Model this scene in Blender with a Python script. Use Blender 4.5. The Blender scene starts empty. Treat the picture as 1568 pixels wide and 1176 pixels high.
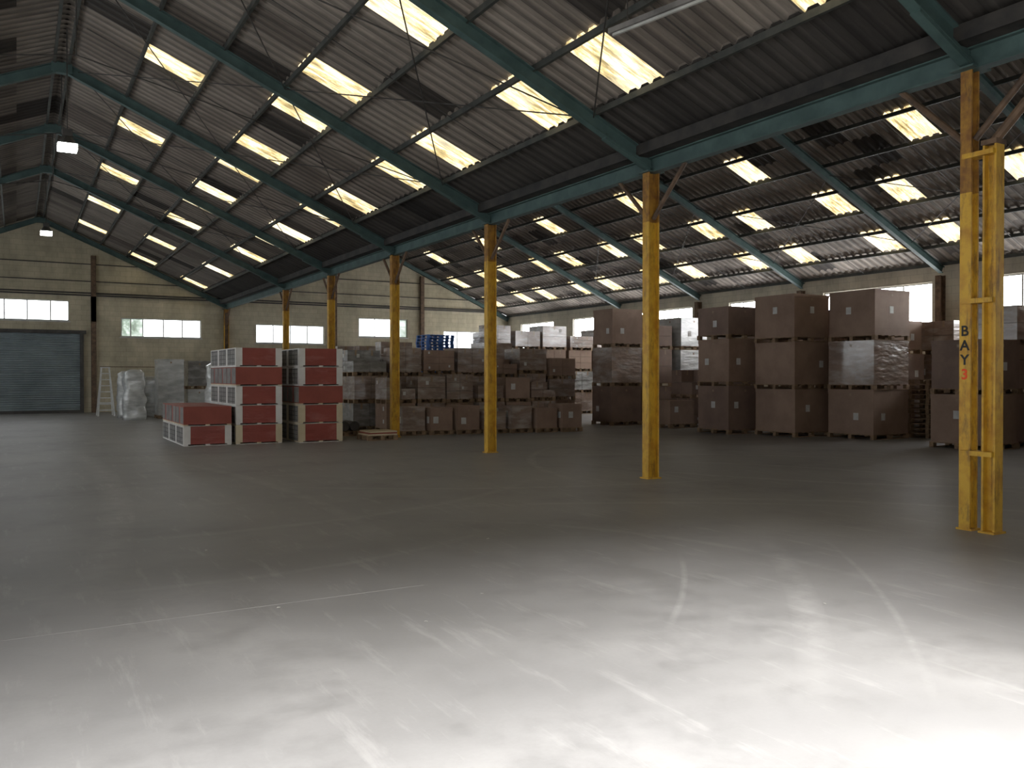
import bpy, math, random
from mathutils import Vector, Matrix, noise
random.seed(7)
sc = bpy.context.scene

# ------------------------------------------------------------------ materials
def newmat(name):
    m = bpy.data.materials.new(name); m.use_nodes = True
    nt = m.node_tree
    b = nt.nodes['Principled BSDF']
    return m, nt, b

def N(nt, t, **kw):
    n = nt.nodes.new(t)
    for k, v in kw.items():
        if k in n.inputs.keys(): n.inputs[k].default_value = v
        else: setattr(n, k, v)
    return n

def pos(nt, scale=(1, 1, 1)):
    g = N(nt, 'ShaderNodeNewGeometry')
    mp = N(nt, 'ShaderNodeMapping')
    mp.inputs['Scale'].default_value = scale
    nt.links.new(g.outputs['Position'], mp.inputs['Vector'])
    return mp.outputs['Vector']

def ramp(nt, fac, stops):
    r = N(nt, 'ShaderNodeValToRGB')
    el = r.color_ramp.elements
    while len(el) < len(stops): el.new(0.5)
    for e, (p, c) in zip(el, stops):
        e.position = p
        e.color = (c[0], c[1], c[2], 1) if hasattr(c, '__len__') else (c, c, c, 1)
    nt.links.new(fac, r.inputs['Fac'])
    return r.outputs['Color']

def noisetex(nt, vec, scale, detail=4, rough=0.6):
    n = N(nt, 'ShaderNodeTexNoise')
    n.inputs['Scale'].default_value = scale
    n.inputs['Detail'].default_value = detail
    n.inputs['Roughness'].default_value = rough
    nt.links.new(vec, n.inputs['Vector'])
    return n.outputs['Fac']

def mixc(nt, fac, a, b, mode='MIX'):
    m = N(nt, 'ShaderNodeMix'); m.data_type = 'RGBA'; m.blend_type = mode
    if hasattr(fac, 'links'): nt.links.new(fac, m.inputs[0])
    else: m.inputs[0].default_value = fac
    for s, i in ((a, 6), (b, 7)):
        if hasattr(s, 'links'): nt.links.new(s, m.inputs[i])
        else: m.inputs[i].default_value = (s[0], s[1], s[2], 1)
    return m.outputs[2]

def math_(nt, op, a, b=None):
    n = N(nt, 'ShaderNodeMath'); n.operation = op
    for i, s in enumerate((a, b)):
        if s is None: continue
        if hasattr(s, 'links'): nt.links.new(s, n.inputs[i])
        else: n.inputs[i].default_value = s
    return n.outputs[0]

def bump(nt, b, h, strength=0.3, dist=0.02):
    n = N(nt, 'ShaderNodeBump')
    n.inputs['Strength'].default_value = strength
    n.inputs['Distance'].default_value = dist
    nt.links.new(h, n.inputs['Height'])
    nt.links.new(n.outputs['Normal'], b.inputs['Normal'])

def simple(name, c1, c2, scale=3, rough=0.6, metal=0.0, bmp=0.0, lo=0.35, hi=0.65, stretch=(1, 1, 1), grime=None):
    m, nt, b = newmat(name)
    v = pos(nt, stretch)
    f = noisetex(nt, v, scale)
    c = ramp(nt, f, [(lo, c1), (hi, c2)])
    if grime:
        g = noisetex(nt, pos(nt, (6, 6, 1.2)), 2.2, 7, 0.75)
        c = mixc(nt, ramp(nt, g, [(0.52, 0.0), (0.64, 0.8)]), c, grime)
    nt.links.new(c, b.inputs['Base Color'])
    b.inputs['Roughness'].default_value = rough
    b.inputs['Metallic'].default_value = metal
    if bmp: bump(nt, b, f, bmp)
    return m

def emis(name, col, strength):
    m, nt, b = newmat(name)
    b.inputs['Base Color'].default_value = (0.8, 0.8, 0.8, 1)
    b.inputs['Emission Color'].default_value = (*col, 1)
    b.inputs['Emission Strength'].default_value = strength
    return m

M = {}
# floor concrete
m, nt, b = newmat('concrete_floor')
v = pos(nt)
n1 = noisetex(nt, v, 0.25, 5, 0.6)
n2 = noisetex(nt, v, 2.4, 9, 0.72)
c = ramp(nt, n1, [(0.3, (0.225, 0.222, 0.222)), (0.7, (0.29, 0.285, 0.28))])
c = mixc(nt, 0.75, c, ramp(nt, n2, [(0.3, 0.36), (0.72, 0.64)]), 'OVERLAY')
c = mixc(nt, ramp(nt, noisetex(nt, v, 0.6, 5, 0.65), [(0.48, 0.0), (0.70, 0.55)]), c, (0.15, 0.148, 0.148))
# fine directional scuffing
n4 = noisetex(nt, pos(nt, (5, 0.7, 1)), 1.3, 7, 0.7)
c = mixc(nt, ramp(nt, n4, [(0.56, 0.0), (0.68, 0.22)]), c, (0.5, 0.49, 0.48))
brk = noisetex(nt, v, 3.0, 6, 0.75)
brk = ramp(nt, brk, [(0.38, 0.1), (0.58, 1.0)])
tot = None
marks = [(4.4, 5.0, 47, 1.3, 0.03, 0.05, .25), (5.0, 4.4, 47, 2.3, 0.12, 0.03, .18), (5.5, 4.1, 47, 2.3, 0.03, 0.03, .2),
         (9.5, 7.0, 130, 3.5, 0.10, 0.08, .2), (10.5, 9.0, 125, 4.5, 0.12, -0.06, .22), (7.0, 8.5, 150, 3.5, 0.10, 0.06, .16),
         (6.5, 10.5, 160, 4.5, 0.11, -0.05, .18), (4.0, 9.5, 20, 4.0, 0.10, 0.07, .15), (3.2, 13.0, 95, 6.0, 0.12, 0.02, .15),
         (1.2, 14.0, 88, 8.0, 0.2, 0.01, .2), (8.5, 14.0, 60, 4.0, 0.1, -0.06, .2), (12.5, 13.0, 140, 4.0, 0.12, 0.06, .25),
         (12.0, 10.5, 115, 3.5, 0.1, 0.09, .25), (2.2, 7.0, 10, 2.4, 0.07, 0.1, .12), (5.6, 6.6, 110, 2.8, 0.08, 0.12, .14)]
for (x, y, h, L, W, k, amt) in marks:
    mp = N(nt, 'ShaderNodeMapping'); mp.vector_type = 'TEXTURE'
    mp.inputs['Location'].default_value = (x, y, 0); mp.inputs['Rotation'].default_value = (0, 0, math.radians(h))
    nt.links.new(v, mp.inputs['Vector'])
    s = N(nt, 'ShaderNodeSeparateXYZ'); nt.links.new(mp.outputs['Vector'], s.inputs[0])
    x2 = math_(nt, 'MULTIPLY', s.outputs[0], s.outputs[0])
    yy = math_(nt, 'ABSOLUTE', math_(nt, 'SUBTRACT', s.outputs[1], math_(nt, 'MULTIPLY', x2, k)))
    e1 = math_(nt, 'SUBTRACT', 1.0, math_(nt, 'DIVIDE', yy, W)); e1 = math_(nt, 'MAXIMUM', e1, 0.0)
    e1 = math_(nt, 'POWER', e1, 0.6)
    e2 = math_(nt, 'MAXIMUM', math_(nt, 'SUBTRACT', 1.0, math_(nt, 'DIVIDE', x2, L * L)), 0.0)
    e = math_(nt, 'MULTIPLY', math_(nt, 'MULTIPLY', e1, e2), amt)
    tot = e if tot is None else math_(nt, 'MAXIMUM', tot, e)
tot = math_(nt, 'MULTIPLY', tot, brk)
c = mixc(nt, tot, c, (0.62, 0.61, 0.60))
nt.links.new(c, b.inputs['Base Color'])
nt.links.new(ramp(nt, n2, [(0.3, 0.40), (0.7, 0.56)]), b.inputs['Roughness'])
b.inputs['Specular IOR Level'].default_value = 0.4
bump(nt, b, n2, 0.06, 0.01)
M['floor'] = m

def brick(name, c1, c2, mortar, axis):
    m, nt, b = newmat(name)
    g = N(nt, 'ShaderNodeNewGeometry'); s = N(nt, 'ShaderNodeSeparateXYZ'); cx = N(nt, 'ShaderNodeCombineXYZ')
    nt.links.new(g.outputs['Position'], s.inputs[0])
    nt.links.new(s.outputs[axis], cx.inputs[0]); nt.links.new(s.outputs[2], cx.inputs[1])
    t = N(nt, 'ShaderNodeTexBrick'); nt.links.new(cx.outputs[0], t.inputs['Vector'])
    t.inputs['Color1'].default_value = (*c1, 1); t.inputs['Color2'].default_value = (*c2, 1)
    t.inputs['Mortar'].default_value = (*mortar, 1)
    t.inputs['Scale'].default_value = 1; t.inputs['Mortar Size'].default_value = 0.008
    t.inputs['Brick Width'].default_value = 0.45; t.inputs['Row Height'].default_value = 0.225
    d = noisetex(nt, pos(nt, (1, 1, 0.5)), 0.9, 6, 0.7)
    c = mixc(nt, 0.8, t.outputs['Color'], ramp(nt, d, [(0.3, 0.5), (0.65, 1.0)]), 'MULTIPLY')
    nt.links.new(c, b.inputs['Base Color']); b.inputs['Roughness'].default_value = 0.8
    bump(nt, b, t.outputs['Fac'], -0.2, 0.008)
    return m
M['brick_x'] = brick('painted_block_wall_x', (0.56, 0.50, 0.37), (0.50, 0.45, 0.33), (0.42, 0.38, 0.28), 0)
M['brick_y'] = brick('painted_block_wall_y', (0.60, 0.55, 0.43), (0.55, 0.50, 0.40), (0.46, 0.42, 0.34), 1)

def sheetmat(name, dark, light, streak):
    m, nt, b = newmat(name)
    g = N(nt, 'ShaderNodeNewGeometry'); s = N(nt, 'ShaderNodeSeparateXYZ')
    nt.links.new(g.outputs['Position'], s.inputs[0])
    cx = N(nt, 'ShaderNodeCombineXYZ')
    for i, per in ((0, 1.07), (1, 0.7875)):
        a = math_(nt, 'ADD', s.outputs[i], -0.03 if i == 0 else 2.05)
        nt.links.new(math_(nt, 'FLOOR', math_(nt, 'DIVIDE', a, per)), cx.inputs[i])
    wn = N(nt, 'ShaderNodeTexWhiteNoise'); wn.noise_dimensions = '3D'; nt.links.new(cx.outputs[0], wn.inputs['Vector'])
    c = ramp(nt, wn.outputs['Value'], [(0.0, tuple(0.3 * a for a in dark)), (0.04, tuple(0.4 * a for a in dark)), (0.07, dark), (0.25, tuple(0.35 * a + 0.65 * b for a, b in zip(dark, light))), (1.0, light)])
    n = noisetex(nt, pos(nt, (0.6, 3, 0.6)), 1.5, 6, 0.7)
    c = mixc(nt, 0.85, c, ramp(nt, n, [(0.3, streak), (0.62, 1.0)]), 'MULTIPLY')
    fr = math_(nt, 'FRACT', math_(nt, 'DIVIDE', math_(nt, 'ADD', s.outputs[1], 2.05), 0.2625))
    c = mixc(nt, 1.0, c, ramp(nt, fr, [(0.0, 0.6), (0.10, 0.38), (0.2, 0.9), (0.45, 1.0), (0.80, 0.95), (0.88, 0.55), (1.0, 0.6)]), 'MULTIPLY')  # shadow lines of the corrugation flanks, painted into the sheet colour
    nt.links.new(c, b.inputs['Base Color']); b.inputs['Roughness'].default_value = 0.8
    return m
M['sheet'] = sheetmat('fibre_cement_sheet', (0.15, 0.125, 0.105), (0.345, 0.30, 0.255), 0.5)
M['sheet_dark'] = sheetmat('sooty_cement_sheet', (0.045, 0.04, 0.036), (0.08, 0.072, 0.064), 0.5)  # same sheet in a darker tone, for valley rows and ridge strips

m, nt, b = newmat('grp_rooflight')
v = pos(nt)
n = noisetex(nt, pos(nt, (1.2, 9, 1)), 1.5, 8, 0.75)
n2 = noisetex(nt, v, 0.9, 2)
c = ramp(nt, n, [(0.36, (0.06, 0.04, 0.012)), (0.47, (0.36, 0.27, 0.115)), (0.60, (1.0, 0.86, 0.55))])
c = mixc(nt, ramp(nt, n2, [(0.5, 0.0), (0.8, 0.5)]), c, (1, 0.96, 0.80))
nt.links.new(c, b.inputs['Emission Color']); b.inputs['Emission Strength'].default_value = 1.4
b.inputs['Base Color'].default_value = (0.5, 0.45, 0.3, 1)
M['skylight'] = m

M['green'] = simple('teal_steel', (0.042, 0.078, 0.074), (0.07, 0.12, 0.113), 3, 0.65)
M['purlin'] = simple('dark_purlin', (0.03, 0.035, 0.033), (0.07, 0.07, 0.06), 3, 0.7)
M['gutter'] = simple('dark_gutter', (0.02, 0.02, 0.02), (0.05, 0.045, 0.04), 3, 0.8)
M['yellow'] = simple('yellow_paint', (0.44, 0.22, 0.02), (0.62, 0.37, 0.035), 5, 0.5, lo=0.3, hi=0.55, grime=(0.22, 0.12, 0.03))
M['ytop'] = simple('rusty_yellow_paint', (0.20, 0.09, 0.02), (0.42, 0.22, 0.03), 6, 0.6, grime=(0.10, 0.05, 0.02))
M['rust'] = simple('rusty_steel', (0.07, 0.045, 0.03), (0.16, 0.10, 0.06), 6, 0.7)
M['steel'] = simple('dark_steel', (0.03, 0.028, 0.026), (0.06, 0.055, 0.05), 4, 0.6)
M['alu'] = simple('dull_aluminium', (0.5, 0.51, 0.5), (0.65, 0.66, 0.65), 4, 0.4)
M['shutter'] = simple('galvanised_shutter', (0.20, 0.24, 0.26), (0.28, 0.33, 0.35), 1, 0.45, 0.2)
M['card'] = simple('cardboard', (0.235, 0.155, 0.112), (0.315, 0.215, 0.158), 1.5, 0.7)
M['card2'] = simple('cardboard_dark', (0.175, 0.115, 0.088), (0.24, 0.163, 0.125), 1.5, 0.65)
def wrapmat(name, c1, c2, white, lo, hi, rough=0.3, amt=0.6):
    m, nt, b = newmat(name)
    n = noisetex(nt, pos(nt), 1.3, 5, 0.65)
    k = noisetex(nt, pos(nt, (1, 1, 3)), 2.0, 4, 0.55)
    c = ramp(nt, n, [(0.35, c1), (0.65, c2)])
    c = mixc(nt, ramp(nt, k, [(lo, 0.0), (hi, amt)]), c, white)
    nt.links.new(c, b.inputs['Base Color']); b.inputs['Roughness'].default_value = rough
    b.inputs['Coat Weight'].default_value = 1.0; b.inputs['Coat Roughness'].default_value = 0.16
    k2 = noisetex(nt, pos(nt, (1, 1, 3.0)), 2.6, 3, 0.5)
    bump(nt, b, k2, 0.65, 0.06)
    return m
M['wrap'] = wrapmat('shrink_wrapped_cartons', (0.20, 0.142, 0.112), (0.28, 0.20, 0.158), (0.46, 0.42, 0.38), 0.44, 0.70, 0.3, 0.7)
M['wrap_grey'] = wrapmat('grey_shrink_wrap', (0.15, 0.145, 0.14), (0.22, 0.21, 0.20), (0.46, 0.46, 0.45), 0.44, 0.68)
M['wrap_clear'] = wrapmat('white_stretch_film', (0.32, 0.33, 0.33), (0.48, 0.49, 0.48), (0.72, 0.74, 0.73), 0.4, 0.65)
M['red'] = wrapmat('red_board', (0.23, 0.042, 0.032), (0.28, 0.055, 0.042), (0.42, 0.19, 0.16), 0.54, 0.8, 0.4, 0.5)
M['redplain'] = simple('red_board_plain', (0.23, 0.052, 0.035), (0.28, 0.066, 0.044), 2, 0.6)
M['cream'] = simple('cream_edge', (0.50, 0.42, 0.28), (0.60, 0.52, 0.37), 2, 0.6)
M['white'] = simple('white_edge', (0.56, 0.54, 0.51), (0.68, 0.67, 0.64), 2, 0.5)
M['greyboard'] = simple('grey_board', (0.11, 0.105, 0.10), (0.20, 0.19, 0.18), 4, 0.6)
M['wood'] = simple('pallet_wood', (0.17, 0.11, 0.065), (0.30, 0.20, 0.12), 3, 0.8, stretch=(1, 5, 5))
M['label'] = simple('paper_label', (0.48, 0.47, 0.45), (0.62, 0.62, 0.6), 5, 0.6)
M['tape'] = simple('brown_tape', (0.26, 0.18, 0.115), (0.31, 0.22, 0.145), 5, 0.3)
M['blue'] = simple('blue_plastic', (0.02, 0.10, 0.36), (0.03, 0.14, 0.46), 3, 0.5)
M['black'] = simple('black_paint', (0.012, 0.012, 0.012), (0.02, 0.02, 0.02), 3, 0.6)
M['orange'] = simple('orange_paint', (0.75, 0.07, 0.01), (0.85, 0.10, 0.015), 3, 0.6)
M['frame'] = simple('window_frame', (0.35, 0.35, 0.33), (0.5, 0.5, 0.47), 3, 0.5)
M['pane'] = emis('daylit_obscured_glass', (0.93, 0.97, 1.0), 3.2)
M['pane_r'] = emis('sunlit_obscured_glass', (0.97, 0.98, 1.0), 9.0)
m, nt, b = newmat('glass_with_trees_beyond')
n = noisetex(nt, pos(nt), 3.5, 5, 0.7)
c = ramp(nt, n, [(0.35, (0.05, 0.08, 0.05)), (0.5, (0.25, 0.36, 0.27)), (0.62, (0.85, 0.95, 0.9))])
nt.links.new(c, b.inputs['Emission Color']); b.inputs['Emission Strength'].default_value = 0.7
M['panegreen'] = m
M['lamp'] = emis('lamp_diffuser', (0.95, 1.0, 0.95), 12)
M['line'] = simple('floor_joint_filler', (0.22, 0.216, 0.21), (0.31, 0.30, 0.29), 3, 0.6)

# ------------------------------------------------------------------ mesh builder
class B:
    def __init__(s): s.v = []; s.f = []; s.m = []; s.mats = []
    def mi(s, k):
        if k not in s.mats: s.mats.append(k)
        return s.mats.index(k)
    def raw(s, vs, fs, k):
        o = len(s.v); s.v += [tuple(v) for v in vs]; i = s.mi(k)
        for f in fs: s.f.append([o + a for a in f]); s.m.append(i)
    def box(s, x0, x1, y0, y1, z0, z1, k):
        s.raw([(x0, y0, z0), (x1, y0, z0), (x1, y1, z0), (x0, y1, z0), (x0, y0, z1), (x1, y0, z1), (x1, y1, z1), (x0, y1, z1)],
              [(3, 2, 1, 0), (4, 5, 6, 7), (0, 1, 5, 4), (1, 2, 6, 5), (2, 3, 7, 6), (3, 0, 4, 7)], k)
    def bar(s, p0, p1, w, h, k, up=(0, 0, 1), off=(0, 0)):
        p0 = Vector(p0); p1 = Vector(p1); d = (p1 - p0).normalized(); up = Vector(up)
        sd = d.cross(up).normalized(); u = sd.cross(d)
        o = sd * off[0] + u * off[1]; vs = []
        for p in (p0, p1):
            for a, b_ in ((-1, -1), (1, -1), (1, 1), (-1, 1)):
                vs.append(p + o + sd * a * w / 2 + u * b_ * h / 2)
        s.raw(vs, [(0, 1, 2, 3), (7, 6, 5, 4), (0, 4, 5, 1), (1, 5, 6, 2), (2, 6, 7, 3), (3, 7, 4, 0)], k)
    def ibeam(s, p0, p1, w, h, t, k, up=(0, 0, 1)):
        s.bar(p0, p1, t, h, k, up)
        s.bar(p0, p1, w, t * 1.2, k, up, (0, h / 2)); s.bar(p0, p1, w, t * 1.2, k, up, (0, -h / 2))
    def cyl(s, p0, p1, r, k, n=8, r2=None):
        p0 = Vector(p0); p1 = Vector(p1); d = (p1 - p0).normalized()
        up = Vector((0, 0, 1)) if abs(d.z) < 0.9 else Vector((1, 0, 0))
        a = d.cross(up).normalized(); b_ = a.cross(d); r2 = r if r2 is None else r2
        vs = []
        for p, rr in ((p0, r), (p1, r2)):
            for i in range(n):
                t = 2 * math.pi * i / n; vs.append(p + a * math.cos(t) * rr + b_ * math.sin(t) * rr)
        fs = [(i, (i + 1) % n, n + (i + 1) % n, n + i) for i in range(n)] + [tuple(range(n))[::-1], tuple(range(n, 2 * n))]
        s.raw(vs, fs, k)
    def done(s, name, smooth=False, bevel=0):
        xs = [v[0] for v in s.v]; ys = [v[1] for v in s.v]; zs = [v[2] for v in s.v]
        o = Vector(((min(xs) + max(xs)) / 2, (min(ys) + max(ys)) / 2, min(zs)))
        me = bpy.data.meshes.new(name)
        me.from_pydata([tuple(Vector(v) - o) for v in s.v], [], s.f)
        for k in s.mats: me.materials.append(M[k])
        me.polygons.foreach_set('material_index', s.m)
        if smooth: me.polygons.foreach_set('use_smooth', [True] * len(me.polygons))
        me.update()
        ob = bpy.data.objects.new(name, me); ob.location = o
        sc.collection.objects.link(ob)
        return ob

# ------------------------------------------------------------------ building constants
XL, XV, XR = -6.84, 8.6, 24.0
R1, R2 = 0.88, 16.3
YB, YF = -2.05, 42.05
def zroof(x):
    if x < R1: return 8.527 - 0.44 * (R1 - x)
    if x <= XV: return 8.527 - 0.44 * (x - R1)
    if x <= R2: return 5.13 + (8.338 - 5.13) * (x - XV) / (R2 - XV)
    return 8.338 - 0.44 * (x - R2)
FR = [0.05 + 5.25 * i for i in range(8)]; FR[-1] = 41.9
FR[1] = 5.37

b = B(); b.box(XL - 0.3, XR + 0.3, YB - 6, YF + 0.3, -0.2, 0, 'floor'); b.done('floor')

def wall_rect(b, axis, a0, a1, t0, t1, ztop, ops, k):
    As = sorted({a0, a1, *[o[0] for o in ops], *[o[1] for o in ops]})
    Zs = sorted({0, ztop, *[o[2] for o in ops], *[o[3] for o in ops]})
    for i in range(len(As) - 1):
        for j in range(len(Zs) - 1):
            ca = (As[i] + As[i + 1]) / 2; cz = (Zs[j] + Zs[j + 1]) / 2
            if any(o[0] < ca < o[1] and o[2] < cz < o[3] for o in ops): continue
            if axis == 'x': b.box(As[i], As[i + 1], t0, t1, Zs[j], Zs[j + 1], k)
            else: b.box(t0, t1, As[i], As[i + 1], Zs[j], Zs[j + 1], k)
def gable(b, y0, y1, k):
    pts = [(XL, 4.95), (XR, 4.95), (R2, 8.36), (XV, 5.16), (R1, 8.55), (XL, 5.15)]
    n = len(pts)
    vs = [(x, y0, z) for x, z in pts] + [(x, y1, z) for x, z in pts]
    b.raw(vs, [tuple(range(n)), tuple(range(n, 2 * n))[::-1]] + [(i, i + n, (i + 1) % n + n, (i + 1) % n) for i in range(n)], k)
far_ops = [(-2.2, 2.0, 4.0, 4.9), (4.05, 7.5, 3.36, 4.22), (10.0, 13.4, 3.2, 4.12), (15.2, 17.9, 3.62, 4.6), (20.0, 22.6, 3.1, 4.05)]
b = B(); wall_rect(b, 'x', XL, XR, YF, YF + 0.25, 4.95, far_ops, 'brick_x'); gable(b, YF, YF + 0.25, 'brick_x'); b.done('wall_far')
DOOR = (-4.6, 2.6, 0, 4.3)
b = B(); wall_rect(b, 'x', XL, XR, YB - 0.25, YB, 4.95, [DOOR], 'brick_x'); gable(b, YB - 0.25, YB, 'brick_x'); b.done('wall_back')
right_ops = [(0.9, 4.2, 3.1, 4.45), (6.0, 9.4, 3.1, 4.45), (11.2, 14.25, 3.1, 4.45), (16.15, 20.2, 3.1, 4.45), (21.9, 24.7, 3.1, 4.45), (26.8, 30.5, 3.1, 4.45), (32.1, 35.5, 3.1, 4.45), (37.3, 40.6, 3.1, 4.45)]
left_fill_ops = [(FR[i] + 0.6, FR[i] + 4.6, 2.2, 4.5) for i in range(1, 7)]  # unseen side openings, added so glowing panes can brighten the hall
b = B(); wall_rect(b, 'y', YB, YF, XR, XR + 0.25, 4.95, right_ops, 'brick_y'); b.done('wall_right')
b = B(); wall_rect(b, 'y', YB, YF, XL - 0.25, XL, 5.13, left_fill_ops, 'brick_y'); b.done('wall_left')

wi = 0
def window(axis, o, panes, mats=None):
    global wi; wi += 1
    a0, a1, z0, z1 = o; b = B()
    t0 = YF + 0.08 if axis == 'x' else (XR + 0.08 if axis == 'y' else XL - 0.12)
    dk = 'pane_r' if axis == 'y' else 'pane'
    def bx(p0, p1, q0, q1, d0, d1, k):
        if axis == 'x': b.box(p0, p1, t0 + d0, t0 + d1, q0, q1, k)
        else: b.box(t0 + d0, t0 + d1, p0, p1, q0, q1, k)
    fw = 0.05
    bx(a0, a1, z0, z0 + fw, -0.02, 0.06, 'frame'); bx(a0, a1, z1 - fw, z1, -0.02, 0.06, 'frame')
    xs = [a0 + (a1 - a0) * p for p in panes]
    for i, x in enumerate(xs):
        l = x - fw / 2; l = max(a0, min(l, a1 - fw)); bx(l, l + fw, z0 + fw, z1 - fw, -0.02, 0.06, 'frame')
    for i in range(len(xs) - 1):
        bx(xs[i] + 0.03, xs[i + 1] - 0.03, z0 + fw, z1 - fw, 0.015, 0.03, (mats[i] if mats else dk))
    if axis == 'x': b.box(a0 - 0.05, a1 + 0.05, YF - 0.05, YF + 0.1, z0 - 0.05, z0, 'frame')
    elif axis == 'y': b.box(XR - 0.05, XR + 0.1, a0 - 0.05, a1 + 0.05, z0 - 0.05, z0, 'frame')
    else: b.box(XL - 0.1, XL + 0.05, a0 - 0.05, a1 + 0.05, z0 - 0.05, z0, 'frame')
    b.done('window_%d' % wi)
window('x', far_ops[0], [0, 0.2, 0.42, 0.62, 0.83, 1])
window('x', far_ops[1], [0, 0.12, 0.27, 0.52, 0.76, 1], ['panegreen', 'panegreen', 'pane', 'pane', 'pane'])
window('x', far_ops[2], [0, 0.25, 0.5, 0.75, 1])
window('x', far_ops[3], [0, 0.33, 0.66, 1], ['pane', 'pane', 'panegreen'])
window('x', far_ops[4], [0, 0.33, 0.66, 1])
for o in right_ops: window('y', o, [0, 0.25, 0.5, 0.75, 1])
for o in left_fill_ops: window('l', o, [0, 0.25, 0.5, 0.75, 1])  # added panes out of view, extra light for floor, stacks and roof

b = B()
YD = YF - 0.13
z = 0.0
while z < 3.44:
    z1 = min(z + 0.095, 3.45)
    zm = (z + z1) / 2
    vs = [(-2.2, YD + 0.04, z), (2.45, YD + 0.04, z), (2.45, YD, zm), (-2.2, YD, zm), (2.45, YD + 0.04, z1), (-2.2, YD + 0.04, z1)]
    b.raw(vs, [(0, 1, 2, 3), (3, 2, 4, 5)], 'shutter'); z = z1
b.box(-2.2, 2.45, YD + 0.05, YD + 0.08, 0, 3.45, 'shutter')
b.box(-2.3, -2.15, YD - 0.05, YF - 0.004, 0, 3.5, 'steel'); b.box(2.4, 2.55, YD - 0.05, YF - 0.004, 0, 3.5, 'steel')
b.box(-2.4, 2.65, YF - 0.22, YF - 0.004, 3.45, 3.6, 'steel')
b.box(-2.15, 2.4, YD - 0.02, YD + 0.04, 0, 0.12, 'steel')
b.done('door_1')

E1 = [0.88, 2.17, 3.24, 4.31, 5.38, 6.45, 7.52, 8.6]
E2 = [16.3, 17.65, 18.72, 19.8, 20.87, 21.9, 22.97, 24.15]
cell = 0.2625; ncell = 168
def skyrow(ri):
    S = set()
    for i in range(-1, 9):
        base = 8 + 20 * i
        if ri == 1: S |= {base + 7, base + 8, base + 9}
        if ri in (3, 5): S |= {base + 14, base + 15, base + 16, base + 2, base + 3, base + 4}
    return S
ceil = B(); sky = B()
prof = [(0, 0), (0.03, 0), (0.065, 0.05), (0.20, 0.05), (0.235, 0), (0.2625, 0)]
def slope(edges, skylit, dark_last):
    for ri in range(len(edges) - 1):
        xa, xb = edges[ri], edges[ri + 1]
        S = skyrow(ri) if skylit else set()
        dx = 0.16 if xb > xa else -0.16
        za = zroof(xa); zb = zroof(min(xb, 24.0)) if xb <= 24 else zroof(24.0) - 0.44 * (xb - 24)
        if xb < XL: zb = 5.13
        sl = (zb - za) / (xb - xa)
        xlo = xb + (dx if ri < len(edges) - 2 else 0)
        zlo = za + sl * (xlo - xa) + 0.02
        zhi = za - 0.015
        for j in range(ncell):
            y0 = YB + j * cell
            is_s = j in S
            if is_s and xa < 9 and ri in (3, 5) and (j - 8) % 20 in (2, 3, 4) and y0 > 29: is_s = False
            tgt = sky if is_s else ceil
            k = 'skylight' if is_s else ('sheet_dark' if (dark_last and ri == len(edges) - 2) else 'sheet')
            vs = []
            for dy, dz in prof: vs += [(xa, y0 + dy, zhi + dz), (xlo, y0 + dy, zlo + dz)]
            fs = [(2 * i, 2 * i + 1, 2 * i + 3, 2 * i + 2) for i in range(len(prof) - 1)]
            tgt.raw(vs, fs, k)
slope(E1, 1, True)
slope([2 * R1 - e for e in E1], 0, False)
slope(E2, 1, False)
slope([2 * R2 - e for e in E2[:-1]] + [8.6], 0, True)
for R in (R1, R2):
    zr = zroof(R)
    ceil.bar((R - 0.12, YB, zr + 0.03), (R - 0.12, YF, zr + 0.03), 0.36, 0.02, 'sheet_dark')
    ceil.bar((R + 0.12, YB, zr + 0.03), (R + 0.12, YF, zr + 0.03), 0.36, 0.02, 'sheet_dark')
ceil.done('ceiling')
sky.done('roof_skylights')

b = B()
def purl(edges):
    for i, x in enumerate(edges):
        if i == len(edges) - 1: x += 0.12 if edges[0] > edges[-1] else -0.12
        if i == 0: x += 0.14 if edges[-1] > edges[0] else -0.14
        z = zroof(min(max(x, XL + .01), XR)) - 0.065
        b.bar((x, YB + 0.02, z), (x, YF - 0.02, z), 0.05, 0.09, 'purlin')
purl(E1); purl([2 * R1 - e for e in E1]); purl(E2[:-1] + [24.0]); purl([2 * R2 - e for e in E2[:-1]] + [8.6])
b.done('roof_purlins')

OFF = 0.205
def rafter_frame(y):
    b = B()
    for (xa, xb) in ((XL + 0.05, R1), (R1, XV), (XV, R2), (R2, XR - 0.05)):
        za = zroof(xa + (1e-4)) - OFF; zb = zroof(xb - 1e-4) - OFF
        b.ibeam((xa, y, za), (xb, y, zb), 0.13, 0.19, 0.014, 'green')
    for s, rise in ((-1, 0.44), (1, 0.417)):
        b.bar((XV + s * 0.05, y, 4.84), (XV + s * 0.9, y, 4.84 + 0.9 * rise - 0.02), 0.11, 0.08, 'green')
    for R in (R1, R2):
        zr = zroof(R) - OFF
        b.box(R - 0.2, R + 0.2, y - 0.075, y + 0.075, zr - 0.16, zr + 0.06, 'green')
    b.box(XL + 0.003, XL + 0.2, y - 0.1, y + 0.1, 0, 4.95, 'steel')
    return b.done('roof_rafter_frame')
for y in FR: rafter_frame(y)

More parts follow.
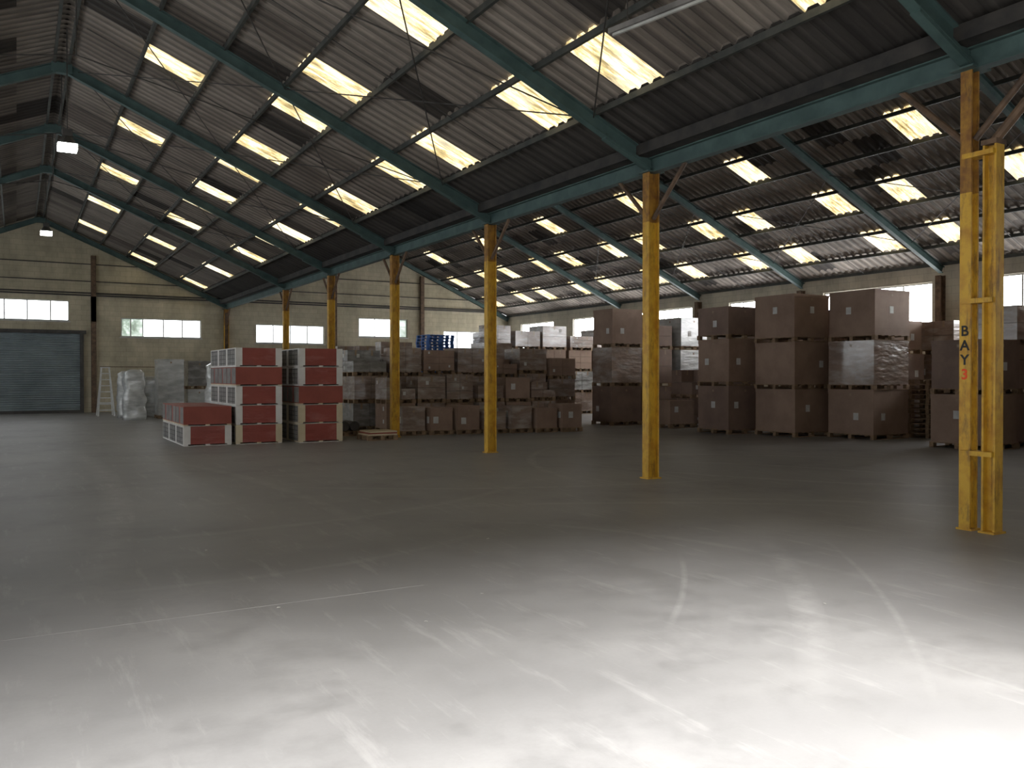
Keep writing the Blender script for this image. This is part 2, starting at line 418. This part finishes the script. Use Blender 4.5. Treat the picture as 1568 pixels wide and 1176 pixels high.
for y in FR[:-1]:
    b = B(); b.ibeam((XR - 0.13, y, 0), (XR - 0.13, y, 4.6), 0.18, 0.22, 0.014, 'rust', up=(1, 0, 0)); b.done('wall_stanchion')
b = B()
for x, z0, z1 in ((2.95, 0, 5.1), (2.95, 4.0, 6.9), (8.6, 0, 4.6), (13.9, 0, 6.9), (18.7, 0, 6.9)):
    b.box(x - 0.1, x + 0.1, YF - 0.18, YF - 0.002, z0, z1, 'rust')
b.done('trim_1')
b = B()
for z in (5.12, 5.22): b.box(XL + 0.3, XR - 0.3, YF - 0.1, YF - 0.02, z, z + 0.06, 'steel')
for z, xs in ((5.75, ((-5, 6.8), (10.4, 21.8))), (6.5, ((-3.2, 5.2), (12.2, 20.2)))):
    for x0, x1 in xs: b.box(x0, x1, YF - 0.06, YF - 0.02, z, z + 0.04, 'steel')
b.box(3.2, 8.4, YF - 0.05, YF - 0.02, 2.0, 2.03, 'rust')
b.done('trim_2')

b = B()
b.ibeam((XV, YB + 0.02, 4.88), (XV, YF - 0.02, 4.88), 0.14, 0.22, 0.014, 'green')
b.done('valley_beam')
b = B()
b.box(XV - 0.28, XV + 0.28, YB + 0.02, YF - 0.02, 5.0, 5.03, 'gutter')
b.box(XV - 0.30, XV - 0.27, YB + 0.02, YF - 0.02, 5.0, 5.17, 'gutter'); b.box(XV + 0.27, XV + 0.30, YB + 0.02, YF - 0.02, 5.0, 5.17, 'gutter')
b.done('valley_gutter')

def column(y, zsplit, dx=0.19, dy=0.15):
    b = B()
    b.ibeam((XV, y, 0.012), (XV, y, zsplit), dy, dx, 0.018, 'yellow', up=(1, 0, 0))
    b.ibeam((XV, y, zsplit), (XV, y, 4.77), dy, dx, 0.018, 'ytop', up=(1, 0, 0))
    b.box(XV - dx * .7, XV + dx * .7, y - dy * .7, y + dy * .7, 0.0, 0.02, 'yellow')
    b.box(XV - 0.16, XV + 0.16, y - 0.13, y + 0.13, 4.765, 4.785, 'green')
    for s in (-1, 1):
        b.cyl((XV, y + s * 0.06, 4.05), (XV, y + s * 0.8, 4.78), 0.035, 'rust')
    return b
for i, y in enumerate(FR):
    b = column(y, 3.5, 0.115, 0.12) if i == 1 else column(y, 4.0)
    if i == 1:
        y2 = y - 0.24
        b.ibeam((XV + 0.02, y2, 0.012), (XV + 0.02, y2, 3.96), 0.14, 0.12, 0.018, 'yellow', up=(0, 1, 0))
        b.box(XV - 0.09, XV + 0.12, y2 - 0.09, y2 + 0.08, 0.0, 0.02, 'yellow')
        for z in (0.78, 2.35, 3.85):
            b.box(XV - 0.09, XV + 0.08, y2 - 0.06, y + 0.03, z, z + 0.05, 'yellow')
        b.box(XV - 0.07, XV + 0.11, y2 - 0.08, y2 + 0.08, 3.95, 4.0, 'rust')
        b.cyl((XV + 0.02, y2, 3.98), (XV + 0.02, y2 - 0.8, 4.78), 0.05, 'rust')
    ob = b.done('steel_column')
    if i == 1:
        zz = 2.02
        for ch, mk in (('B', 'black'), ('A', 'black'), ('Y', 'black'), ('3', 'orange')):
            cu = bpy.data.curves.new('letter_' + ch, 'FONT'); cu.body = ch; cu.size = 0.15; cu.extrude = 0.002
            cu.offset = 0.003
            cu.align_x = 'CENTER'; cu.materials.append(M[mk])
            t = bpy.data.objects.new('letter_' + ch, cu); sc.collection.objects.link(t)
            t.rotation_euler = (math.pi / 2, 0, -math.pi / 2)
            t.location = Vector((XV - 0.0575 - 0.0145, y, zz)) - ob.location
            t.parent = ob
            zz -= 0.15

b = B()
def rp(x, y, dz=0.14): return (x, y, zroof(x) - dz)
for i in (1, 2, 3, 4, 5):
    y0, y1 = FR[i], FR[i + 1]
    b.cyl(rp(7.5, y0), rp(4.3, y1), 0.012, 'steel', 5); b.cyl(rp(4.3, y0), rp(7.5, y1), 0.012, 'steel', 5)
    b.cyl(rp(4.3, y0), rp(1.2, y1), 0.012, 'steel', 5); b.cyl(rp(1.2, y0), rp(4.3, y1), 0.012, 'steel', 5)
    b.cyl(rp(19, y0), rp(22.5, y1), 0.012, 'steel', 5); b.cyl(rp(22.5, y0), rp(19, y1), 0.012, 'steel', 5)
    ym = (y0 + y1) / 2
    b.cyl(rp(1.2, ym, 0.1), rp(8.3, ym, 0.1), 0.01, 'steel', 5)
    b.cyl(rp(16.6, ym, 0.1), rp(23.8, ym, 0.1), 0.01, 'steel', 5)
for y in FR[2:6]:
    b.cyl((XL + 0.1, y + 0.1, 5.5), (R1, y + 0.1, 6.9), 0.012, 'steel', 5); b.cyl((R1, y + 0.1, 6.9), (XV - 1.2, y + 0.1, 5.45), 0.012, 'steel', 5)
    b.cyl((R1, y + 0.1, 6.9), (R1, y + 0.1, 8.2), 0.012, 'steel', 5)
b.done('roof_bracing_rods')

def highbay(x, y, z):
    b = B()
    b.box(x - 0.17, x + 0.17, y - 0.17, y + 0.17, z - 0.24, z - 0.13, 'lamp')
    b.cyl((x, y, z - 0.13), (x, y, z + 0.03), 0.19, 'steel', 16, 0.09)
    b.box(x - 0.09, x + 0.09, y - 0.09, y + 0.09, z + 0.03, z + 0.16, 'steel')
    b.cyl((x, y, z + 0.16), (x, y, zroof(x) - 0.12), 0.012, 'steel', 6)
    b.done('high_bay_lamp')
highbay(R1, 18.9, 6.25); highbay(R1, 32.6, 6.55)
b = B(); b.bar((6.0, 8.1, 5.6), (6.3, 6.6, 5.6), 0.09, 0.06, 'greyboard'); b.bar((6.0, 8.05, 5.55), (6.29, 6.65, 5.55), 0.03, 0.03, 'frame')
b.cyl((6.05, 7.85, 5.62), (6.05, 7.85, zroof(6.05) - 0.05), 0.008, 'steel', 5); b.cyl((6.25, 6.85, 5.62), (6.25, 6.85, zroof(6.25) - 0.05), 0.008, 'steel', 5)
b.done('fluorescent_batten')

# ------------------------------------------------------------------ pallets and goods
def pallet(b, x, y, w, d, z, k='wood'):
    for i in range(3):
        yy = y + (d - 0.1) * i / 2
        b.box(x, x + w, yy, yy + 0.1, z, z + 0.018, k)
        for j in range(3):
            xx = x + (w - 0.12) * j / 2
            b.box(xx, xx + 0.12, yy, yy + 0.1, z + 0.018, z + 0.105, k)
    n = 6
    for i in range(n):
        xx = x + (w - 0.12) * i / (n - 1); b.box(xx, xx + 0.12, y, y + d, z + 0.105, z + 0.125, k)
    return z + 0.125

def carton(b, x0, x1, y0, y1, z0, z1, k, label=True, tape=True):
    b.box(x0, x1, y0, y1, z0, z1, k)
    if tape:
        ym = (y0 + y1) / 2; xm = (x0 + x1) / 2
        b.box(x0 - 0.003, x0, ym - 0.03, ym + 0.03, z1 - 0.16, z1, 'tape')
        b.box(xm - 0.03, xm + 0.03, y0 - 0.003, y0, z1 - 0.16, z1, 'tape')
        b.box(x0 - 0.003, x1, ym - 0.03, ym + 0.03, z1, z1 + 0.003, 'tape')
    if label:
        h = z1 - z0; s = min(0.15, 0.28 * h)
        lz = z0 + h * random.uniform(0.35, 0.65)
        lx = x0 + (x1 - x0) * random.uniform(0.2, 0.8)
        if random.random() < 0.6: b.box(lx - s / 2, lx + s / 2, y0 - 0.005, y0, lz - s * .6, lz + s * .6, 'label')
        ly = y0 + (y1 - y0) * random.uniform(0.2, 0.8)
        if random.random() < 0.55: b.box(x0 - 0.005, x0, ly - s / 2, ly + s / 2, lz - s * .6, lz + s * .6, 'label')

def stack(x, y, w, d, tiers, mats=('card',), split=(1, 1), name='carton_pallet_stack'):
    b = B(); z = 0.0
    for ti, h in enumerate(tiers):
        jx = random.uniform(-0.035, 0.035) if ti else 0; jy = random.uniform(-0.035, 0.035) if ti else 0
        z = pallet(b, x + jx, y + jy, w, d, z)
        hh = h - 0.125 - 0.003
        k = mats[ti % len(mats)]
        if split == 'mix': nx, nz = random.choice([(1, 1), (2, 2), (2, 3), (1, 2), (2, 1)])
        else: nx, nz = split
        g = 0.008
        if nx == 1 and nz == 1:
            carton(b, x + jx + 0.02, x + jx + w - 0.02, y + jy + 0.02, y + jy + d - 0.02, z, z + hh, k)
            b.box(x + jx + 0.012, x + jx + w - 0.012, y + jy + 0.012, y + jy + d - 0.012, z + hh - 0.1, z + hh - 0.001, k)
        else:
            for ix in range(nx):
                for iy in range(nx):
                    for iz in range(nz):
                        if ti == len(tiers) - 1 and iz == nz - 1 and nz > 1 and nx > 1 and random.random() < 0.25: continue
                        a0 = x + jx + 0.01 + (w - 0.02) * ix / nx; a1 = x + jx + 0.01 + (w - 0.02) * (ix + 1) / nx - g
                        c0 = y + jy + 0.01 + (d - 0.02) * iy / nx; c1 = y + jy + 0.01 + (d - 0.02) * (iy + 1) / nx - g
                        carton(b, a0, a1, c0, c1, z + hh * iz / nz, z + hh * (iz + 1) / nz - (g if iz < nz - 1 else 0), k, random.random() < 0.4, iz == nz - 1)
        z += hh + 0.003
    return b.done(name)

for i in range(7):
    stack(8.95 + 0.765 * i, 21.4 - 0.14 * i, 0.70, 0.8, [[0.78, 0.74, 0.79, 0.62, 0.76, 0.70, 0.80][i]], ('wrap' if i in (0, 3, 4) else 'card',))
for i in range(6):
    stack(9.0 + 0.98 * i, 22.65 + 0.08 * (i % 3), 0.9, 0.9, [[0.82, 0.74], [0.82, 0.78], [0.8, 0.86], [0.82, 0.5], [0.8, 0.76], [0.82, 0.6]][i], ('wrap' if i % 2 else 'card', 'wrap' if i != 4 else 'card'), ((2, 2), (1, 2), (2, 3), (1, 1), (1, 1), (2, 2))[i])
for i in range(7):
    stack(8.5 + 1.13 * i, 24.0, 1.05, 1.05, [[0.8, 0.8, 0.78], [0.8, 0.8, 0.86], [0.84, 0.82, 0.74], [0.8, 0.8, 0.88], [0.8, 0.76, 0.6], [0.84, 0.84, 0.82], [0.8, 0.7, 0.7]][i], (('wrap_grey', 'wrap', 'wrap_grey') if i in (0,) else ('card2', 'wrap', 'wrap') if i % 2 else ('card', 'wrap', 'card')), 'mix')
for i in range(6):
    stack(9.2 + 1.3 * i, 26.9, 1.15, 1.1, [[0.9, 0.9, 0.8], [0.9, 0.9, 0.95], [0.85, 0.85, 0.7], [0.85, 0.85, 0.7], [0.9, 0.9, 1.0], [0.9, 0.85, 0.85]][i], ('wrap', 'card'), 'mix')
for i in range(5):
    stack(16.2 + 1.35 * i, 30.2, 1.2, 1.1, [0.9, 0.9, 0.9, [0.95, 0.75, 1.0, 0.6, 0.9][i]], ('wrap', 'wrap_grey', 'card'), 'mix')
for i in range(2):
    stack(8.45 - 0 * i, 28.4 + 1.5 * i, 1.1, 1.1, [0.85, 0.85, 0.8], ('wrap_grey', 'wrap'), (2, 2))
stack(16.6, 22.35, 1.25, 1.1, [1.27, 1.27, 1.25], ('card2', 'wrap', 'card'))
stack(18.1, 22.5, 1.2, 1.2, [1.25, 1.25, 1.15], ('card2', 'card2', 'card2'), 'mix')
stack(19.5, 22.3, 1.2, 1.2, [1.25, 1.25, 1.1], ('card', 'wrap_clear', 'wrap_clear'), 'mix')
stack(17.3, 20.3, 1.0, 1.0, [0.85], ('card',)); stack(18.4, 20.5, 1.0, 1.0, [0.9, 0.9], ('card2',), 'mix')
stack(19.6, 20.2, 1.2, 1.2, [1.2, 1.1], ('card2',))
stack(16.9, 17.4, 1.3, 1.25, [1.33, 1.3, 0.9], ('card2', 'card', 'card2'))
stack(18.5, 18.3, 1.25, 1.25, [1.25, 1.25, 1.1], ('card', 'card2', 'wrap'))
stack(20.0, 18.2, 1.25, 1.25, [1.25, 1.25, 1.1], ('card2', 'card2', 'card'))
stack(17.6, 15.7, 1.35, 1.42, [1.26, 1.25, 1.26], ('card', 'card', 'card'))
stack(18.55, 14.05, 1.4, 1.42, [1.26, 1.25, 1.28], ('card', 'wrap', 'card'))
stack(20.3, 14.7, 1.2, 1.2, [1.1, 1.1, 0.9], ('wrap', 'card2', 'card'))
stack(21.7, 14.0, 1.2, 1.2, [1.1, 1.1, 0.9], ('wrap_clear', 'wrap', 'wrap'), 'mix')
stack(20.1, 16.4, 1.3, 1.3, [1.25, 1.25, 1.0], ('card', 'card2', 'card2'))
stack(21.7, 16.2, 1.3, 1.3, [1.25, 1.25, 1.0], ('card', 'card2', 'wrap'))
stack(17.9, 10.8, 1.3, 1.3, [1.2, 1.2], ('card', 'card2'))
stack(19.4, 11.0, 1.3, 1.3, [1.2, 1.1, 0.9], ('card', 'card', 'wrap'), 'mix')
stack(20.9, 11.2, 1.3, 1.3, [1.2, 1.1, 0.9], ('card2', 'wrap', 'wrap'))
stack(18.9, 9.1, 1.3, 1.3, [1.2, 1.2, 1.0], ('card', 'wrap', 'card'))
stack(20.6, 9.2, 1.3, 1.3, [1.2, 1.2, 1.0], ('card', 'wrap', 'card'))
b = B(); z = 0
for i in range(12): z = pallet(b, 20.25 + random.uniform(-.02, .02), 13.2 + random.uniform(-.02, .02), 1.1, 1.1, z) + 0.001
b.done('empty_pallet_pile')
b = B(); z = 0
for i in range(26): z = pallet(b, 14.25 + random.uniform(-.02, .02), 31.5 + random.uniform(-.02, .02), 1.2, 1.1, z, 'blue') + 0.001
b.done('blue_pallet_pile')

def redstack(x, y, w, d, kinds):
    b = B(); z = 0.0; H = 0.455; nd = 3
    for ti, kd in enumerate(kinds):
        b.box(x + 0.01, x + w - 0.01, y + 0.01, y + d, z, z + 0.012, 'white')
        for xx in (x, x + w / 2 - 0.05, x + w - 0.1):
            b.box(xx, xx + 0.1, y + 0.005, y + d, z + 0.012, z + 0.04, 'cream' if kd != 'w' else 'white')
        z0 = z + 0.04; z1 = z + H - 0.006
        dd = d / nd
        for j in range(nd):
            y0 = y + j * dd; y1 = y0 + dd - 0.02
            if kd == 'p':
                b.box(x, x + w, y0, y1, z0, z1, 'redplain')
                b.box(x - 0.006, x, y0 + 0.02, y0 + 0.42, z0 + 0.02, z1 - 0.02, 'greyboard'); b.box(x - 0.006, x, y1 - 0.42, y1 - 0.02, z0 + 0.02, z1 - 0.02, 'greyboard')
            else:
                edge = 'white' if kd == 'w' else 'cream'
                b.box(x + 0.15, x + w - 0.15, y0 + 0.012, y1 - 0.012, z0, z1, 'red')
                for (a0, a1) in ((x, x + 0.15), (x + w - 0.15, x + w)):
                    b.box(a0, a1, y0, y1, z0, z1, edge)
                b.box(x - 0.008, x, y0 + 0.10, y0 + dd / 2 - 0.03, z0, z1 - 0.02, 'greyboard')
                b.box(x - 0.008, x, y0 + dd / 2 + 0.03, y1 - 0.10, z0, z1 - 0.02, 'greyboard')
                for q in range(4):
                    zz = z0 + (z1 - z0) * (q + 0.5) / 4
                    b.box(x - 0.012, x - 0.008, y0 + 0.12, y1 - 0.12, zz - 0.008, zz + 0.008, 'steel')
        z += H
    return b.done('red_board_stack')
redstack(3.28, 20.6, 1.06, 3.2, ['w', 'p'])
redstack(4.44, 20.6, 1.08, 3.0, ['c', 'w', 'w', 'p', 'w'])
redstack(5.86, 20.35, 1.08, 3.0, ['c', 'c', 'p', 'w', 'w'])

b = B(); z = pallet(b, 7.5, 20.1, 0.8, 0.8, 0)
for i in range(3):
    b.box(7.52 + 0.02 * i, 8.28, 20.12, 20.85, z + 0.001, z + 0.035, 'redplain' if i % 2 else 'cream'); z += 0.036
b.done('board_offcut_pile')
b = B(); z = pallet(b, 7.15, 22.0, 0.9, 0.9, 0)
for i in range(3): b.cyl((7.3 + i * 0.28, 22.05, z + 0.135), (7.3 + i * 0.28, 22.8, z + 0.135), 0.13, 'steel', 12)
b.done('roll_pallet')

def lump(name, x, y, w, d, h, taper, k='wrap_clear', seed=0, top=None):
    b = B(); n = 32; rings = 16; vs = []
    for r in range(rings + 1):
        t = r / rings; s = 1 - taper * t
        if r == rings: s *= 0.55
        for i in range(n):
            a = 2 * math.pi * i / n; ca, sa = math.cos(a), math.sin(a)
            e = 0.45
            px = math.copysign(abs(ca) ** e, ca) * w / 2 * s; py = math.copysign(abs(sa) ** e, sa) * d / 2 * s
            q = 1 + 0.22 * noise.noise(Vector((px * 2.5 + seed, py * 2.5, t * 6)))
            if r == 0: q = 1
            vs.append((x + px * q, y + py * q, h * t))
    fs = [(r * n + i, r * n + (i + 1) % n, (r + 1) * n + (i + 1) % n, (r + 1) * n + i) for r in range(rings) for i in range(n)]
    fs.append(tuple(range(n))[::-1]); fs.append(tuple(rings * n + i for i in range(n)))
    b.raw(vs, fs, k)
    return b.done(name, True)
b = B(); lx, ly = 3.1, 38.2
for s in (-1, 1):
    b.bar((lx + s * 0.30, ly - 0.45, 0), (lx + s * 0.14, ly, 1.95), 0.06, 0.04, 'alu', up=(0, 1, 0))
    b.bar((lx + s * 0.30, ly + 0.45, 0), (lx + s * 0.14, ly + 0.03, 1.95), 0.04, 0.03, 'alu', up=(0, 1, 0))
for q in range(1, 8):
    t = q / 8; hw = 0.30 - 0.16 * t; yy = ly - 0.45 * (1 - t)
    b.box(lx - hw, lx + hw, yy - 0.05, yy + 0.05, 1.95 * t - 0.02, 1.95 * t + 0.02, 'alu')
b.box(lx - 0.18, lx + 0.18, ly - 0.10, ly + 0.12, 1.93, 1.97, 'alu')
b.box(lx - 0.25, lx + 0.25, ly + 0.30, ly + 0.33, 0.5, 0.54, 'alu')
b.done('step_ladder')
lump('film_wrapped_machine', 3.75, 34.3, 0.8, 0.7, 1.85, 0.15, seed=4)
lump('film_wrapped_machine', 3.75, 36.3, 0.8, 0.9, 1.8, 0.1, seed=9)
lump('film_wrapped_machine', 4.7, 36.9, 0.8, 0.8, 1.6, 0.1, seed=19)
lump('film_wrapped_load', 6.3, 31.8, 1.1, 1.0, 2.1, 0.25, seed=15)
lump('film_wrapped_load', 7.4, 33.0, 0.9, 0.9, 1.9, 0.3, seed=25)
stack(4.6, 34.6, 0.95, 1.0, [2.25], ('wrap_clear',), name='film_wrapped_crate')
stack(5.7, 34.9, 0.9, 1.0, [1.1, 1.1], ('wrap_clear', 'wrap_grey'), name='film_wrapped_crate')
stack(6.9, 35.6, 1.0, 1.0, [0.95, 0.75], ('wrap_grey',), name='film_wrapped_crate')

b = B(); b.box(XL + 0.05, 2.7, 6.02, 6.027, 0.0, 0.0012, 'line'); b.done('floor_joint')
b = B()
for (x, y) in ((1.55, 5.9), (2.95, 5.55), (4.0, 7.4), (4.9, 4.1), (2.3, 5.1), (4.5, 9), (1.5, 8.2)):
    r = random.uniform(0.01, 0.02); vs = []
    for i in range(5):
        a = i * 1.2566 + random.random() * 0.4; vs.append((x + math.cos(a) * r * random.uniform(.6, 1.2), y + math.sin(a) * r, 0.004 + random.random() * 0.008))
    b.raw(vs, [(0, 1, 2, 3, 4)], 'label')
b.done('floor_litter')

b = B(); b.box(DOOR[0] - 0.2, DOOR[1] + 0.2, YB + 0.002, YB + 0.45, 4.3, 4.75, 'steel')
b.box(DOOR[0] - 0.12, DOOR[0] - 0.002, YB + 0.002, YB + 0.1, 0, 4.3, 'steel'); b.box(DOOR[1] + 0.002, DOOR[1] + 0.12, YB + 0.002, YB + 0.1, 0, 4.3, 'steel')
b.done('door_2')

# ------------------------------------------------------------------ light
w = bpy.data.worlds.new('World'); sc.world = w; w.use_nodes = True
bg = w.node_tree.nodes['Background']; bg.inputs[0].default_value = (0.95, 0.97, 1.0, 1); bg.inputs[1].default_value = 2.3
sl = bpy.data.lights.new('sun', 'SUN'); sl.energy = 24; sl.angle = 0.46; sl.color = (1, 0.98, 0.96)
so = bpy.data.objects.new('sun', sl); sc.collection.objects.link(so)
el = math.radians(34); az = math.radians(30)
d = Vector((math.sin(az) * math.cos(el), math.cos(az) * math.cos(el), -math.sin(el)))
so.rotation_euler = d.to_track_quat('-Z', 'Y').to_euler(); so.location = (-10, -20, 15)

# ------------------------------------------------------------------ camera
cd = bpy.data.cameras.new('camera'); cam = bpy.data.objects.new('camera', cd); sc.collection.objects.link(cam)
cd.sensor_fit = 'HORIZONTAL'; cd.sensor_width = 36; cd.lens = 1314 / 1568 * 36
cam.location = (0, 0, 1.6)
cam.rotation_euler = (math.radians(90 - 0.52), 0, math.radians(-30)); cd.clip_end = 200
sc.camera = cam
sc.view_settings.view_transform = 'Standard'
sc.view_settings.look = 'None'
sc.view_settings.exposure = 0.7
